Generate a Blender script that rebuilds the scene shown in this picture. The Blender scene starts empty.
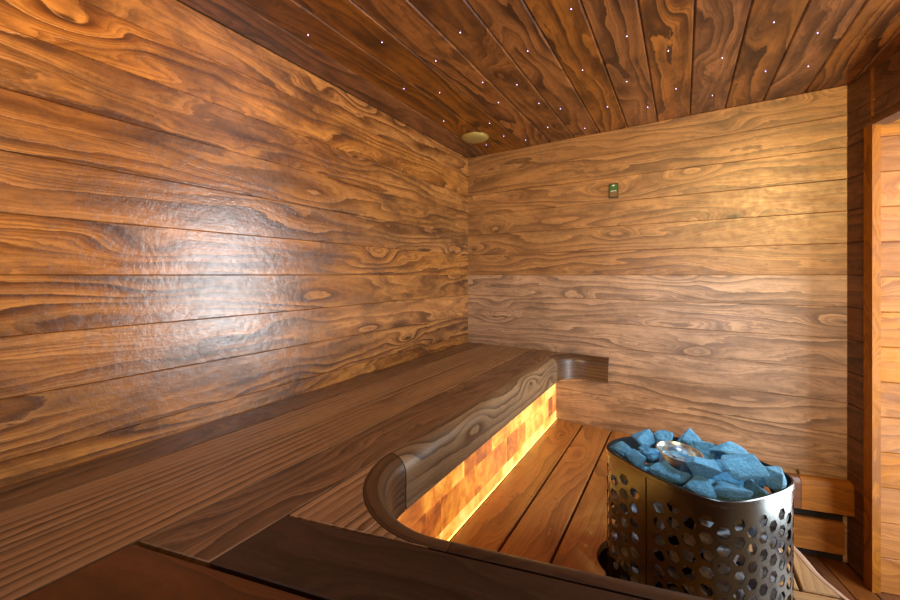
import bpy, bmesh, math, random
from mathutils import Vector, Matrix
from mathutils.geometry import tessellate_polygon
random.seed(7)
S = 2.8                       # metres per layout unit
EYE = 1.344
C = bpy.context.scene.collection
A15 = math.radians(15)
c15, s15 = math.cos(A15), math.sin(A15)
def Z(drop): return EYE - drop*S
ZB, ZD, ZC = Z(.181), Z(.339), Z(-.3158)
XL, YB = -.492, .872                      # left wall, back wall (layout units)
CR = Vector((.2306, .872))                # right corner
WD = Vector((.2588, -.9659))              # angled wall direction, towards the viewer
WN = Vector((.9659, .2588))               # its outward normal
def wall_pt(t, n=0): return CR + WD*t + WN*n

# ------------------------------------------------------------------ materials
def nt_new(name):
    m = bpy.data.materials.new(name); m.use_nodes = True
    nt = m.node_tree; nt.nodes.clear()
    return m, nt
class G:
    def __init__(s, nt): s.nt = nt
    def n(s, t, **kw):
        nd = s.nt.nodes.new(t)
        for k, v in kw.items(): setattr(nd, k, v)
        return nd
    def put(s, sock, v):
        if isinstance(v, bpy.types.NodeSocket): s.nt.links.new(v, sock)
        elif v is not None: sock.default_value = v
    def m(s, op, a, b=None, c=None, clamp=False):
        nd = s.n('ShaderNodeMath', operation=op, use_clamp=clamp)
        s.put(nd.inputs[0], a)
        if b is not None: s.put(nd.inputs[1], b)
        if c is not None: s.put(nd.inputs[2], c)
        return nd.outputs[0]
    def vec(s, x, y, z=0.0):
        nd = s.n('ShaderNodeCombineXYZ')
        for i, v in enumerate((x, y, z)): s.put(nd.inputs[i], v)
        return nd.outputs[0]
    def noise(s, vec, scale=1.0, detail=2.0, rough=.5, dist=0.0):
        nd = s.n('ShaderNodeTexNoise')
        s.put(nd.inputs['Vector'], vec)
        nd.inputs['Scale'].default_value = scale; nd.inputs['Detail'].default_value = detail
        nd.inputs['Roughness'].default_value = rough; nd.inputs['Distortion'].default_value = dist
        return nd.outputs['Fac']
    def maprange(s, v, a, b, c, d, smooth=False):
        nd = s.n('ShaderNodeMapRange')
        if smooth: nd.interpolation_type = 'SMOOTHSTEP'
        s.put(nd.inputs['Value'], v)
        for k, x in zip(('From Min', 'From Max', 'To Min', 'To Max'), (a, b, c, d)): nd.inputs[k].default_value = x
        return nd.outputs['Result']
    def mix(s, f, a, b, mode='MIX'):
        nd = s.n('ShaderNodeMix', data_type='RGBA', blend_type=mode)
        s.put(nd.inputs['Factor'], f)
        for sock, v in ((nd.inputs[6], a), (nd.inputs[7], b)):
            if isinstance(v, tuple): sock.default_value = (*v[:3], 1)
            else: s.put(sock, v)
        return nd.outputs[2]
    def ramp(s, f, stops):
        nd = s.n('ShaderNodeValToRGB'); s.put(nd.inputs[0], f)
        e = nd.color_ramp.elements
        while len(e) < len(stops): e.new(.5)
        for el, (p, c) in zip(e, stops): el.position = p; el.color = (*c, 1)
        return nd.outputs[0]
    def out(s, bsdf):
        o = s.n('ShaderNodeOutputMaterial'); s.nt.links.new(bsdf, o.inputs['Surface'])

def wood(name, light, mid, dark, rough=.35, A=28., B=9., blotch=.45, bump=.25, spec=.5, sharp=.5, mott=.5, su=.9, sv=5., coat=0.0, streak=0.0, patch=0.0, bd=.004):
    m, nt = nt_new(name); g = G(nt)
    uv = g.n('ShaderNodeUVMap', uv_map='grain').outputs[0]
    sp = g.n('ShaderNodeSeparateXYZ'); g.put(sp.inputs[0], uv)
    u, v = sp.outputs[0], sp.outputs[1]
    at = g.n('ShaderNodeAttribute', attribute_name='board')
    ac = g.n('ShaderNodeSeparateColor'); g.put(ac.inputs[0], at.outputs['Color'])
    r, r2 = ac.outputs[0], ac.outputs[1]
    w = g.m('MULTIPLY', r, 37.0)
    big = g.noise(g.vec(g.m('MULTIPLY', u, su), g.m('MULTIPLY', v, sv), w), 1.0, 2.0, .5)
    wob = g.noise(g.vec(g.m('MULTIPLY', u, 7.), g.m('MULTIPLY', v, 26.), w), 1.0, 4.0, .62)
    # sparse knots
    vo = g.n('ShaderNodeTexVoronoi', feature='F1'); vo.inputs['Scale'].default_value = 1.0
    g.put(vo.inputs['Vector'], g.vec(g.m('MULTIPLY', u, 1.9), g.m('MULTIPLY', v, 5.2), w))
    kd = g.m('ADD', vo.outputs['Distance'], g.m('MULTIPLY', g.m('SUBTRACT', wob, .5), .16))
    k = g.maprange(kd, 0.0, .36, 1.0, 0.0, True)
    t = g.m('ADD', g.m('MULTIPLY', v, A), g.m('MULTIPLY', big, B))
    t = g.m('ADD', t, g.m('MULTIPLY', wob, .8))
    t = g.m('ADD', t, g.m('MULTIPLY', k, 1.8))
    f = g.m('FRACT', t)
    ring = g.ramp(f, [(0.0, light), (.30, tuple(.75*a+.25*b for a, b in zip(light, mid))), (.6, mid), (.86, dark), (.955, dark), (1.0, light)])
    f2 = g.m('FRACT', g.m('MULTIPLY', t, 3.7))
    fine = g.maprange(f2, .35, .93, 0.0, 1.0)
    soft = g.noise(g.vec(g.m('MULTIPLY', u, 1.6), g.m('MULTIPLY', v, 9.), g.m('ADD', w, 11.)), 1.0, 2.0)
    base = g.mix(g.maprange(soft, .3, .75, 0.0, 1.0), light, mid)
    rs = g.maprange(g.noise(g.vec(g.m('MULTIPLY', u, 1.5), g.m('MULTIPLY', v, 10.), g.m('ADD', w, 5.)), 1.0, 2.0), .38, .62, sharp*.25, sharp)
    col = g.mix(rs, base, ring)
    fs = g.maprange(g.noise(g.vec(g.m('MULTIPLY', u, 1.1), g.m('MULTIPLY', v, 12.), g.m('ADD', w, 23.)), 1.0, 2.0), .4, .62, .2, .7)
    col = g.mix(g.m('MULTIPLY', fine, fs), col, tuple(.35*a+.65*b for a, b in zip(mid, dark)))
    if patch:
        pn_ = g.noise(g.vec(g.m('MULTIPLY', u, 2.3), g.m('MULTIPLY', v, 11.), g.m('ADD', w, 31.)), 1.0, 5.0, .6)
        pf = g.maprange(g.m('ADD', pn_, g.m('MULTIPLY', g.m('SUBTRACT', f, .5), .06)), .585, .625, 0.0, patch, True)
        col = g.mix(pf, col, tuple(.25*a+.75*b for a, b in zip(mid, dark)))
    # fibres
    fib = g.noise(g.vec(g.m('MULTIPLY', u, 7.), g.m('MULTIPLY', v, 260.), w), 1.0, 3.0, .6)
    col = g.mix(g.maprange(fib, .35, .7, 0.0, .22), col, dark)
    if streak:
        st = g.noise(g.vec(g.m('MULTIPLY', u, .8), g.m('MULTIPLY', v, 70.), w), 1.0, 2.0)
        col = g.mix(g.maprange(st, .45, .65, 0.0, streak), col, dark)
    # stain taken up unevenly: blotches and small mottles
    uvn = g.vec(g.m('MULTIPLY', u, .45), v, g.m('MULTIPLY', w, .6))
    bl = g.noise(uvn, 9.0, 5.0, .62)
    col = g.mix(g.maprange(bl, .44, .68, 0.0, blotch), col, tuple(x*.55 for x in dark))
    mo = g.noise(g.vec(u, v, w), 34.0, 4.0, .65)
    col = g.mix(g.maprange(mo, .5, .75, 0.0, .35*mott), col, tuple(x*.7 for x in dark))
    col = g.mix(g.maprange(kd, .03, .075, .85, 0.0, True), col, tuple(x*.35 for x in dark))
    hs = g.n('ShaderNodeHueSaturation'); g.put(hs.inputs['Color'], col)
    g.put(hs.inputs['Value'], g.maprange(r2, 0, 1, .82, 1.16)); g.put(hs.inputs['Saturation'], g.maprange(ac.outputs[2], 0, 1, .74, 1.08))
    p = g.n('ShaderNodeBsdfPrincipled'); g.put(p.inputs['Base Color'], hs.outputs[0])
    g.put(p.inputs['Roughness'], g.m('ADD', g.maprange(mo, .3, .75, rough*.8, rough*1.25), g.m('MULTIPLY', g.m('SUBTRACT', bl, .5), .25)))
    p.inputs['Specular IOR Level'].default_value = spec
    p.inputs['Coat Weight'].default_value = coat; p.inputs['Coat Roughness'].default_value = .3
    hgt = g.m('ADD', g.m('MULTIPLY', fib, .25), g.m('ADD', g.m('MULTIPLY', mo, 1.0*mott), g.m('MULTIPLY', f, -.12)))
    hgt = g.m('ADD', hgt, g.m('MULTIPLY', bl, .8))
    b = g.n('ShaderNodeBump'); b.inputs['Strength'].default_value = bump; b.inputs['Distance'].default_value = bd
    g.put(b.inputs['Height'], hgt); g.put(p.inputs['Normal'], b.outputs[0])
    g.out(p.outputs[0]); return m

def plain(name, col, rough=.5, metal=0.0, emit=None, es=0.0, spec=.5, bump=0.0, bscale=60.):
    m, nt = nt_new(name); g = G(nt)
    p = g.n('ShaderNodeBsdfPrincipled')
    tc = g.n('ShaderNodeTexCoord').outputs['Object']
    nz = g.noise(tc, bscale, 3.0)
    g.put(p.inputs['Base Color'], g.mix(g.maprange(nz, .3, .7, 0, .35), col, tuple(x*.75 for x in col)))
    p.inputs['Roughness'].default_value = rough; p.inputs['Metallic'].default_value = metal
    p.inputs['Specular IOR Level'].default_value = spec
    if emit: p.inputs['Emission Color'].default_value = (*emit, 1); p.inputs['Emission Strength'].default_value = es
    if bump:
        b = g.n('ShaderNodeBump'); b.inputs['Strength'].default_value = bump; b.inputs['Distance'].default_value = .002
        g.put(b.inputs['Height'], nz); g.put(p.inputs['Normal'], b.outputs[0])
    g.out(p.outputs[0]); return m

WALL = wood('stained_pine_wall', (.62, .275, .085), (.32, .12, .035), (.075, .025, .009), rough=.25, spec=1.0, A=18, B=8.5, blotch=.66, bump=.33, sharp=.9, mott=1.0, patch=.45, bd=.004)
BACK = wood('stained_pine_back_wall', (.53, .28, .12), (.31, .15, .062), (.10, .044, .02), rough=.42, spec=.55, A=18, B=7.5, blotch=.45, bump=.28, sharp=.75, mott=.7, patch=.25)
CEIL = wood('stained_pine_ceiling', (.40, .135, .028), (.20, .062, .013), (.04, .013, .004), rough=.36, A=14, B=9, blotch=.6, bump=.35, sharp=.95, mott=.5, sv=4., patch=.5)
DARKW = wood('stained_pine_shaded_wall', (.19, .068, .022), (.11, .038, .012), (.035, .012, .005), rough=.5, A=14, B=8, blotch=.5, bump=.25, sharp=.85)  # darker than the other pine: the right wall's shade is in the colour
BENCH = wood('ribbed_cedar_bench', (.56, .32, .16), (.33, .175, .083), (.09, .042, .018), rough=.42, A=40, B=3.5, blotch=.12, bump=.12, sharp=.95, mott=.15, su=.35, sv=2.5)
WALNUT = wood('dark_figured_bench', (.30, .16, .08), (.17, .083, .04), (.032, .014, .008), rough=.36, A=18, B=9, blotch=.3, bump=.12, sharp=.8, mott=.2, su=1.2, sv=4., streak=.2)
NOSE = wood('figured_nosing', (.38, .235, .13), (.25, .145, .075), (.07, .034, .018), rough=.38, A=26, B=4, blotch=.3, bump=.1, sharp=.9, mott=.2, su=1.0, sv=3.5)
CURVE = wood('dark_striped_curve', (.17, .085, .042), (.095, .043, .02), (.028, .012, .006), rough=.36, A=42, B=4, blotch=.3, bump=.08, sharp=.95, mott=.1, su=.8, sv=3.)
FRONTD = wood('dark_walnut_platform', (.075, .031, .013), (.048, .019, .008), (.018, .007, .003), rough=.42, A=14, B=8, blotch=.2, bump=.1, sharp=.8, mott=.15, su=1.0, sv=4.)
FRONT = wood('red_brown_platform', (.17, .055, .015), (.12, .037, .01), (.065, .02, .007), rough=.4, A=14, B=8, blotch=.2, bump=.12, sharp=.7, mott=.15, su=.9, sv=4.)
DECK = wood('orange_deck', (.50, .20, .038), (.36, .13, .023), (.12, .04, .012), rough=.34, A=16, B=7, blotch=.15, bump=.1, sharp=.6, mott=.1, su=1.0, sv=4.)
PALE = wood('daylit_deck', (.48, .29, .14), (.38, .215, .095), (.22, .11, .045), rough=.4, A=45, B=6, blotch=.1, bump=.1, sharp=.6, mott=.1, su=.6, sv=3.)  # daylight falling on these deck planks is put into the paler tone
ORANGE = wood('orange_larch', (.36, .135, .026), (.26, .088, .016), (.13, .04, .009), rough=.6, spec=.2, A=16, B=8, blotch=.15, bump=.12, sharp=.7, mott=.15, su=.9, sv=4.)
RIMW = wood('pinkish_rim', (.42, .25, .16), (.32, .18, .11), (.17, .09, .055), rough=.4, A=60, B=4, blotch=.1, bump=.08, sharp=.5, mott=.1)
VOID = plain('dark_gap', (.012, .006, .004), .9)
STEEL = plain('brushed_steel', (.175, .175, .17), .22, 1.0, bscale=18.)
CUPM = plain('polished_cup_steel', (.62, .72, .8), .28, 1.0)
LINER = plain('blackened_steel', (.03, .03, .032), .5, .6)
BRASS = plain('brass_disc', (.42, .30, .08), .45, .3)
STAR = plain('star_glow', (.6, .5, .9), .3, 0, (.62, .48, 1.0), 7.)
FERR = plain('star_ferrule', (.16, .11, .2), .4, .3)
LED = plain('led_strip', (1, .75, .2), .4, 0, (1.0, .60, .12), 4.)
GREEN = plain('green_display', (.05, .13, .035), .25)
CASE = plain('dark_bronze_case', (.07, .035, .015), .35, .3)
PANEL = plain('brown_cover', (.16, .09, .03), .4)
WHITE = plain('white_mark', (.75, .8, .7), .5)
PLASTER = plain('lobby_paint', (.75, .72, .66), .8)
GREYW = wood('lobby_floor', (.30, .17, .08), (.22, .12, .05), (.10, .05, .02), rough=.45, A=25, B=8)

def stone_mat(name, c1, c2):
    m, nt = nt_new(name); g = G(nt)
    tc = g.n('ShaderNodeTexCoord').outputs['Object']
    n1 = g.noise(tc, 24., 4.0, .8); n2 = g.noise(tc, 4., 4.0, .6)
    col = g.mix(g.maprange(n2, .3, .7, 0, 1), c1, c2)
    col = g.mix(g.maprange(n1, .56, .72, 0, .75), col, tuple(min(1, x*1.9+.06) for x in c1))
    col = g.mix(g.maprange(n1, .44, .3, 0, .6), col, tuple(x*.35 for x in c2))
    p = g.n('ShaderNodeBsdfPrincipled'); g.put(p.inputs['Base Color'], col); p.inputs['Roughness'].default_value = .75
    b = g.n('ShaderNodeBump'); b.inputs['Strength'].default_value = .7; b.inputs['Distance'].default_value = .05
    g.put(b.inputs['Height'], g.m('ADD', g.m('MULTIPLY', n1, .4), n2)); g.put(p.inputs['Normal'], b.outputs[0])
    g.out(p.outputs[0]); return m
STONE = stone_mat('blue_lit_stone', (.13, .36, .54), (.08, .24, .40))  # blue light falling on grey stones is put into their colour
STONE2 = stone_mat('grey_basket_stone', (.66, .62, .66), (.34, .31, .34))

def salt_mat():
    m, nt = nt_new('backlit_salt_brick'); g = G(nt)
    at = g.n('ShaderNodeAttribute', attribute_name='board')
    ac = g.n('ShaderNodeSeparateColor'); g.put(ac.inputs[0], at.outputs['Color'])
    tc = g.n('ShaderNodeTexCoord').outputs['Object']
    sep = g.n('ShaderNodeSeparateXYZ'); g.put(sep.inputs[0], tc)
    w = g.m('MULTIPLY', ac.outputs[0], 20.)
    vec = g.vec(g.m('ADD', sep.outputs[0], w), g.m('MULTIPLY', sep.outputs[1], 1.0), sep.outputs[2])
    n = g.noise(vec, 9., 5., .68, .35)
    f = g.m('ADD', g.m('MULTIPLY', n, 1.25), g.m('SUBTRACT', g.m('MULTIPLY', ac.outputs[1], .85), .62))
    col = g.ramp(f, [(0.12, (.28, .045, .004)), (.3, (.62, .14, .01)), (.5, (.95, .33, .028)), (.7, (1.0, .52, .08)), (.9, (1.0, .72, .2))])
    p = g.n('ShaderNodeBsdfPrincipled'); g.put(p.inputs['Base Color'], g.mix(.5, col, (.6, .3, .15)))
    p.inputs['Roughness'].default_value = .35
    g.put(p.inputs['Emission Color'], col); g.put(p.inputs['Emission Strength'], g.maprange(f, .15, .95, .42, 1.25))
    b = g.n('ShaderNodeBump'); b.inputs['Strength'].default_value = .5; b.inputs['Distance'].default_value = .004
    g.put(b.inputs['Height'], n); g.put(p.inputs['Normal'], b.outputs[0])
    g.out(p.outputs[0]); return m
SALT = salt_mat()
GROUT = plain('salt_joint', (.9, .6, .35), .5, 0, (1.0, .6, .2), .9)
def glass_mat():
    m, nt = nt_new('clear_glass'); g = G(nt)
    p = g.n('ShaderNodeBsdfPrincipled'); p.inputs['Base Color'].default_value = (.97, 1, 1, 1)
    p.inputs['Roughness'].default_value = .02; p.inputs['Transmission Weight'].default_value = 1; p.inputs['IOR'].default_value = 1.05
    g.out(p.outputs[0]); return m
GLASS = glass_mat()
SKYM = plain('frosted_daylight_pane', (.9, .95, 1), .4, 0, (.80, .90, 1.0), 1.0)

# ------------------------------------------------------------------ mesh helpers
class MB:
    def __init__(s):
        s.bm = bmesh.new(); s.uv = s.bm.loops.layers.uv.new('grain'); s.cl = s.bm.loops.layers.float_color.new('board')
    def face(s, vs, uvs=None, rnd=(0, .5, .5), mi=0, smooth=False):
        try: f = s.bm.faces.new(vs)
        except ValueError: return None
        f.material_index = mi; f.smooth = smooth
        for i, l in enumerate(f.loops):
            if uvs: l[s.uv].uv = uvs[i]
            l[s.cl] = (*rnd, 1)
        return f
    def build(s, name, mat, parent=None, loc=None, fix=True):
        if fix: bmesh.ops.recalc_face_normals(s.bm, faces=s.bm.faces)
        me = bpy.data.meshes.new(name); s.bm.to_mesh(me); s.bm.free()
        if any(p.use_smooth for p in me.polygons): me.set_sharp_from_angle(angle=math.radians(40))
        for m in (mat if isinstance(mat, (list, tuple)) else [mat]): me.materials.append(m)
        o = bpy.data.objects.new(name, me); C.objects.link(o)
        if loc: o.location = loc
        if parent: o.parent = parent
        return o
def rnd3(): return (random.random(), random.random(), random.uniform(.65, .95))
def V3(p, z): return Vector((p[0], p[1], z))
def prism(mb, poly, z0, z1, ang, ch=.003, rnd=None, off=None):
    """polygon (metres, ccw) extruded z0..z1 with a chamfered top; grain along angle ang"""
    rnd = rnd or rnd3(); off = off or (random.uniform(0, 20), random.uniform(0, 20))
    ca, sa = math.cos(ang), math.sin(ang)
    def uv(v, extra=0): return (v.x*ca+v.y*sa+off[0], -v.x*sa+v.y*ca+off[1]+extra)
    n = len(poly); P = [Vector(p) for p in poly]; ins = []
    for i in range(n):
        a, b, c = P[i-1], P[i], P[(i+1) % n]
        d1 = (b-a); d2 = (c-b)
        if d1.length < 1e-7 or d2.length < 1e-7: ins.append(b.copy()); continue
        d1.normalize(); d2.normalize()
        n1 = Vector((-d1.y, d1.x)); n2 = Vector((-d2.y, d2.x))
        k = n1+n2
        ins.append(b + k*(ch/max(.5, 1+n1.dot(n2))))
    bm = mb.bm
    lo = [bm.verts.new(V3(p, z0)) for p in P]; mi = [bm.verts.new(V3(p, z1-ch)) for p in P]; hi = [bm.verts.new(V3(p, z1)) for p in ins]
    mb.face(hi, [uv(v.co) for v in hi], rnd); mb.face(lo[::-1], [uv(v.co) for v in lo[::-1]], rnd)
    for i in range(n):
        j = (i+1) % n
        for A_, B_ in ((lo, mi), (mi, hi)):
            q = [A_[i], A_[j], B_[j], B_[i]]
            mb.face(q, [uv(v.co, v.co.z) for v in q], rnd)
def clip(poly, p, n):
    """keep the side of the line through p where (x-p).n >= 0"""
    p = Vector(p); n = Vector(n); out = []
    for i in range(len(poly)):
        a, b = Vector(poly[i]), Vector(poly[(i+1) % len(poly)])
        da, db = (a-p).dot(n), (b-p).dot(n)
        if da >= 0: out.append(a)
        if (da >= 0) != (db >= 0): out.append(a + (b-a)*(da/(da-db)))
    return out
def M(poly): return [Vector(p)*S for p in poly]
def box(mb, x0, x1, y0, y1, z0, z1, rnd=None, ch=.002, ang=0.0): prism(mb, [(x0, y0), (x1, y0), (x1, y1), (x0, y1)], z0, z1, ang, ch, rnd)
def panel_board(mb, o, dl, dw, nr, L, W, T=.018, ch=.0035, gap=.0006, rnd=None):
    """a wall or ceiling board: origin o, length dl*L, width dw*W, face on nr side, chamfered long edges"""
    rnd = rnd or rnd3(); off = (random.uniform(0, 20), random.uniform(0, 20))
    prof = [(gap, -T), (gap, -ch), (gap+ch, 0), (W-gap-ch, 0), (W-gap, -ch), (W-gap, -T)]
    a = [mb.bm.verts.new(o + dw*w + nr*d) for w, d in prof]; b = [mb.bm.verts.new(o + dl*L + dw*w + nr*d) for w, d in prof]
    for i in range(len(prof)-1):
        w0, w1 = prof[i][0], prof[i+1][0]
        mb.face([a[i], b[i], b[i+1], a[i+1]], [(off[0], off[1]+w0), (off[0]+L, off[1]+w0), (off[0]+L, off[1]+w1), (off[0], off[1]+w1)], rnd)
    mb.face(a, [(off[0], off[1]+p[0]) for p in prof], rnd); mb.face(b[::-1], [(off[0], off[1]+p[0]) for p in prof[::-1]], rnd)
def sweep(mb, path, normals, prof, u0=0, rnd=None, clampY=None, smooth=True):
    """profile (n, z) swept along path; normals point to the void"""
    rnd = rnd or rnd3(); off = (random.uniform(0, 20), random.uniform(0, 20))
    pl = [0]
    for i in range(1, len(prof)): pl.append(pl[-1] + math.dist(prof[i-1], prof[i]))
    pl.append(pl[-1] + math.dist(prof[-1], prof[0]))
    rings = []; us = [0]
    for i, (p, n) in enumerate(zip(path, normals)):
        if i: us.append(us[-1] + (Vector(p)-Vector(path[i-1])).length)
        r = []
        for a, z in prof:
            q = Vector(p) + Vector(n)*a
            if clampY is not None: q.y = min(q.y, clampY)
            r.append(mb.bm.verts.new((q.x, q.y, z)))
        rings.append(r)
    k = len(prof)
    for i in range(len(rings)-1):
        for j in range(k):
            j2 = (j+1) % k
            mb.face([rings[i][j], rings[i+1][j], rings[i+1][j2], rings[i][j2]],
                    [(us[i]+off[0], pl[j]+off[1]), (us[i+1]+off[0], pl[j]+off[1]), (us[i+1]+off[0], pl[j+1]+off[1]), (us[i]+off[0], pl[j+1]+off[1])], rnd, smooth=smooth and j < 10)
    for r in (rings[0], rings[-1]):
        mb.face(list(r), [(off[0]+a, off[1]+z) for a, z in prof], rnd)
def boolean(o, cut, op='DIFFERENCE'):
    md = o.modifiers.new('b', 'BOOLEAN'); md.object = cut; md.operation = op; md.solver = 'EXACT'
    dg = bpy.context.evaluated_depsgraph_get(); dg.update()
    me = bpy.data.meshes.new_from_object(o.evaluated_get(dg))
    o.modifiers.clear(); old = o.data; o.data = me; me.name = old.name
def islands(o):
    """split a cut plank into its separate pieces"""
    me = o.data; res = []; bm = bmesh.new(); bm.from_mesh(me); bm.verts.ensure_lookup_table()
    seen = set(); groups = []
    for v in bm.verts:
        if v.index in seen: continue
        st = [v]; g = set()
        while st:
            a = st.pop()
            if a.index in g: continue
            g.add(a.index)
            for e in a.link_edges: st.append(e.other_vert(a))
        seen |= g; groups.append(g)
    bm.free()
    if not groups: bpy.data.objects.remove(o); return []
    if len(groups) == 1: return [o]
    for g in groups:
        b = bmesh.new(); b.from_mesh(me); b.verts.ensure_lookup_table()
        bmesh.ops.delete(b, geom=[v for v in b.verts if v.index not in g], context='VERTS')
        if len(b.verts) > 7:
            m2 = bpy.data.meshes.new(me.name); b.to_mesh(m2)
            for m in me.materials: m2.materials.append(m)
            p = bpy.data.objects.new(o.name, m2); C.objects.link(p); res.append(p)
        b.free()
    bpy.data.objects.remove(o); return res
def tag(o, label, cat, group=None, kind=None):
    if label: o['label'] = label
    if cat: o['category'] = cat
    if group: o['group'] = group
    if kind: o['kind'] = kind
    return o
def thing(name, label, cat, loc, group=None):
    o = bpy.data.objects.new(name, None); C.objects.link(o); o.location = loc; o.empty_display_size = .1
    return tag(o, label, cat, group)
def adopt(root, *obs):
    for o in obs:
        o.parent = root; o.matrix_parent_inverse = Matrix.Identity(4)
        o.data.transform(Matrix.Translation(-Vector(root.location)))
def struct(mb, name, mat): return tag(mb.build(name, mat), None, None, kind='structure')

# ------------------------------------------------------------------ setting
BW = .0532*S
def boards_z():
    zs = [EYE + k*BW for k in range(-9, 6)] + [ZC]
    return [max(0.0, zs[0])] + zs[1:]
zz = [z for z in boards_z() if z >= 0]
if zz[0] > .01: zz = [0.0] + zz
YN = -.42
def wall(name, mat, p0, p1, nr, zs=zz, extra=0.0, fn=None):
    mb = MB(); a = Vector((p0[0]*S, p0[1]*S, 0)); b = Vector((p1[0]*S, p1[1]*S, 0)); d = (b-a); L = d.length; d.normalize()
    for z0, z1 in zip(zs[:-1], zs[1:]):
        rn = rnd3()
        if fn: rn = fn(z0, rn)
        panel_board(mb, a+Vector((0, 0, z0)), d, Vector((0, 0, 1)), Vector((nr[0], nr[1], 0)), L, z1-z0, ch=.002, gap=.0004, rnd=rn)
    e = Vector((nr[0], nr[1], 0))*-.017
    q = [mb.bm.verts.new(a+e+d*x+Vector((0, 0, z))) for x, z in ((-.02, 0), (L+.02, 0), (L+.02, zs[-1]+.03), (-.02, zs[-1]+.03))]
    mb.face(q)
    return struct(mb, name, mat)
wall('wall_left', WALL, (XL, YN), (XL, YB+.006), (1, 0))
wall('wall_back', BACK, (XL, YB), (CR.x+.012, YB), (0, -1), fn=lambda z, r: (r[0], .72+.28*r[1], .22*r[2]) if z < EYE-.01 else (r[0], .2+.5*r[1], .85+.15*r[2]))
T0, T1, TE = .0441, .56, 1.34
HEAD = Z(-.228)
endp = wall_pt(TE)
# angled wall with the door opening
mb = MB()
def rb(t0, t1, z0, z1):
    a = wall_pt(t0)*S
    panel_board(mb, Vector((a.x, a.y, z0)), Vector((WD.x, WD.y, 0)), Vector((0, 0, 1)), Vector((-WN.x, -WN.y, 0)), (t1-t0)*S, z1-z0, ch=.003)
for z0, z1 in zip(zz[:-1], zz[1:]):
    if z0 >= HEAD-.001: rb(0, TE, z0, z1)
    elif z1 > HEAD:
        rb(0, TE, HEAD, z1); rb(0, T0, z0, HEAD); rb(T1, TE, z0, HEAD)
    else: rb(0, T0, z0, z1); rb(T1, TE, z0, z1)
def bq(t0, t1, z0, z1):
    a, b = wall_pt(t0, .0060)*S, wall_pt(t1, .0060)*S
    mb.face([mb.bm.verts.new((a.x, a.y, z0)), mb.bm.verts.new((b.x, b.y, z0)), mb.bm.verts.new((b.x, b.y, z1)), mb.bm.verts.new((a.x, a.y, z1))])
bq(0, T0, 0, ZC+.03); bq(T0, T1, HEAD, ZC+.03); bq(T1, TE, 0, ZC+.03)
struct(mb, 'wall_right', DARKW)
wall('wall_front', DARKW, (XL, YN), (endp.x+.02, YN), (0, 1))
# ceiling
mb = MB(); X = [.0115+.0559*k for k in range(-9, 12)]; X[0] = XL
for x0, x1 in zip(X[:-1], X[1:]):
    panel_board(mb, Vector((x0*S, YN*S, ZC)), Vector((0, 1, 0)), Vector((1, 0, 0)), Vector((0, 0, -1)), (YB+.012-YN)*S, (x1-x0)*S, ch=.005, gap=.0012)
struct(mb, 'ceiling', CEIL)
mb = MB(); box(mb, -1.5, 2.1, YN*S-.1, YB*S+.1, ZC+.02, ZC+.06); struct(mb, 'trim_1', VOID)     # dark space above the boards
# floor: boards along the angled wall
mb = MB(); W = .1
base = wall_pt(0)*S
for k in range(-26, 10):
    o = base + WN*(k*W); poly = [o + WD*(-.6), o + WD*4.4, o + WD*4.4 + WN*(W-.003), o + WD*(-.6) + WN*(W-.003)]
    poly = poly[::-1] if (poly[1]-poly[0]).cross(poly[2]-poly[1]) < 0 else poly
    poly = clip(poly, (XL*S, 0), (1, 0)); poly = clip(poly, (0, YN*S), (0, 1)) if poly else poly
    poly = clip(poly, (0, (YB+.25)*S), (0, -1)) if poly else poly
    if len(poly) >= 3: prism(mb, poly, -.03, 0, math.atan2(WD.y, WD.x), .003)
struct(mb, 'floor', FRONT)
mb = MB(); box(mb, -1.5, 2.1, YN*S, YB*S+.7, -.06, -.031); struct(mb, 'trim_2', VOID)

# lobby behind the door: larch side panel at right angles to the angled wall, painted walls, glazed outer door
def obox(mb, t0, t1, n0, n1, z0, z1, rnd=None, ch=.002, ang=None):
    p = [wall_pt(t0, n0)*S, wall_pt(t0, n1)*S, wall_pt(t1, n1)*S, wall_pt(t1, n0)*S]
    if (p[1]-p[0]).cross(p[2]-p[1]) < 0: p = p[::-1]
    prism(mb, p, z0, z1, A15 if ang is None else ang, ch, rnd)
ND = .14                                           # lobby depth
PANT = T0+.012
mb = MB(); a = wall_pt(PANT, 0)*S
zl = [.0 + i*.1485 for i in range(14)] + [HEAD+.02]
zl = [z for z in zl if z < HEAD] + [HEAD+.3]
for z0, z1 in zip(zl[:-1], zl[1:]):
    panel_board(mb, Vector((a.x, a.y, z0)), Vector((WN.x, WN.y, 0)), Vector((0, 0, 1)), Vector((WD.x, WD.y, 0)), ND*S, z1-z0, ch=.004)
struct(mb, 'wall_lobby_side', ORANGE)
mb = MB()
def strip_v(t0, t1, n0, n1, z0, z1):
    p = [wall_pt(t0, n0)*S, wall_pt(t0, n1)*S, wall_pt(t1, n1)*S, wall_pt(t1, n0)*S]
    if (p[1]-p[0]).cross(p[2]-p[1]) < 0: p = p[::-1]
    lo = [mb.bm.verts.new(V3(q, z0)) for q in p]; hi = [mb.bm.verts.new(V3(q, z1)) for q in p]
    rn = rnd3(); ln = [(q-p[0]).length for q in p]
    for i in range(4):
        j = (i+1) % 4; w = (p[j]-p[i]).length
        mb.face([lo[i], lo[j], hi[j], hi[i]], [(z0, i*.3), (z0, i*.3+w), (z1, i*.3+w), (z1, i*.3)], rn)
    mb.face(hi); mb.face(lo[::-1])
strip_v(T0-.002, PANT+.003, -.004, .006, 0, HEAD)
struct(mb, 'trim_3', ORANGE)
mb = MB(); strip_v(T1-.012, T1, -.004, .018, 0, HEAD); struct(mb, 'trim_4', DARKW)
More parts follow.
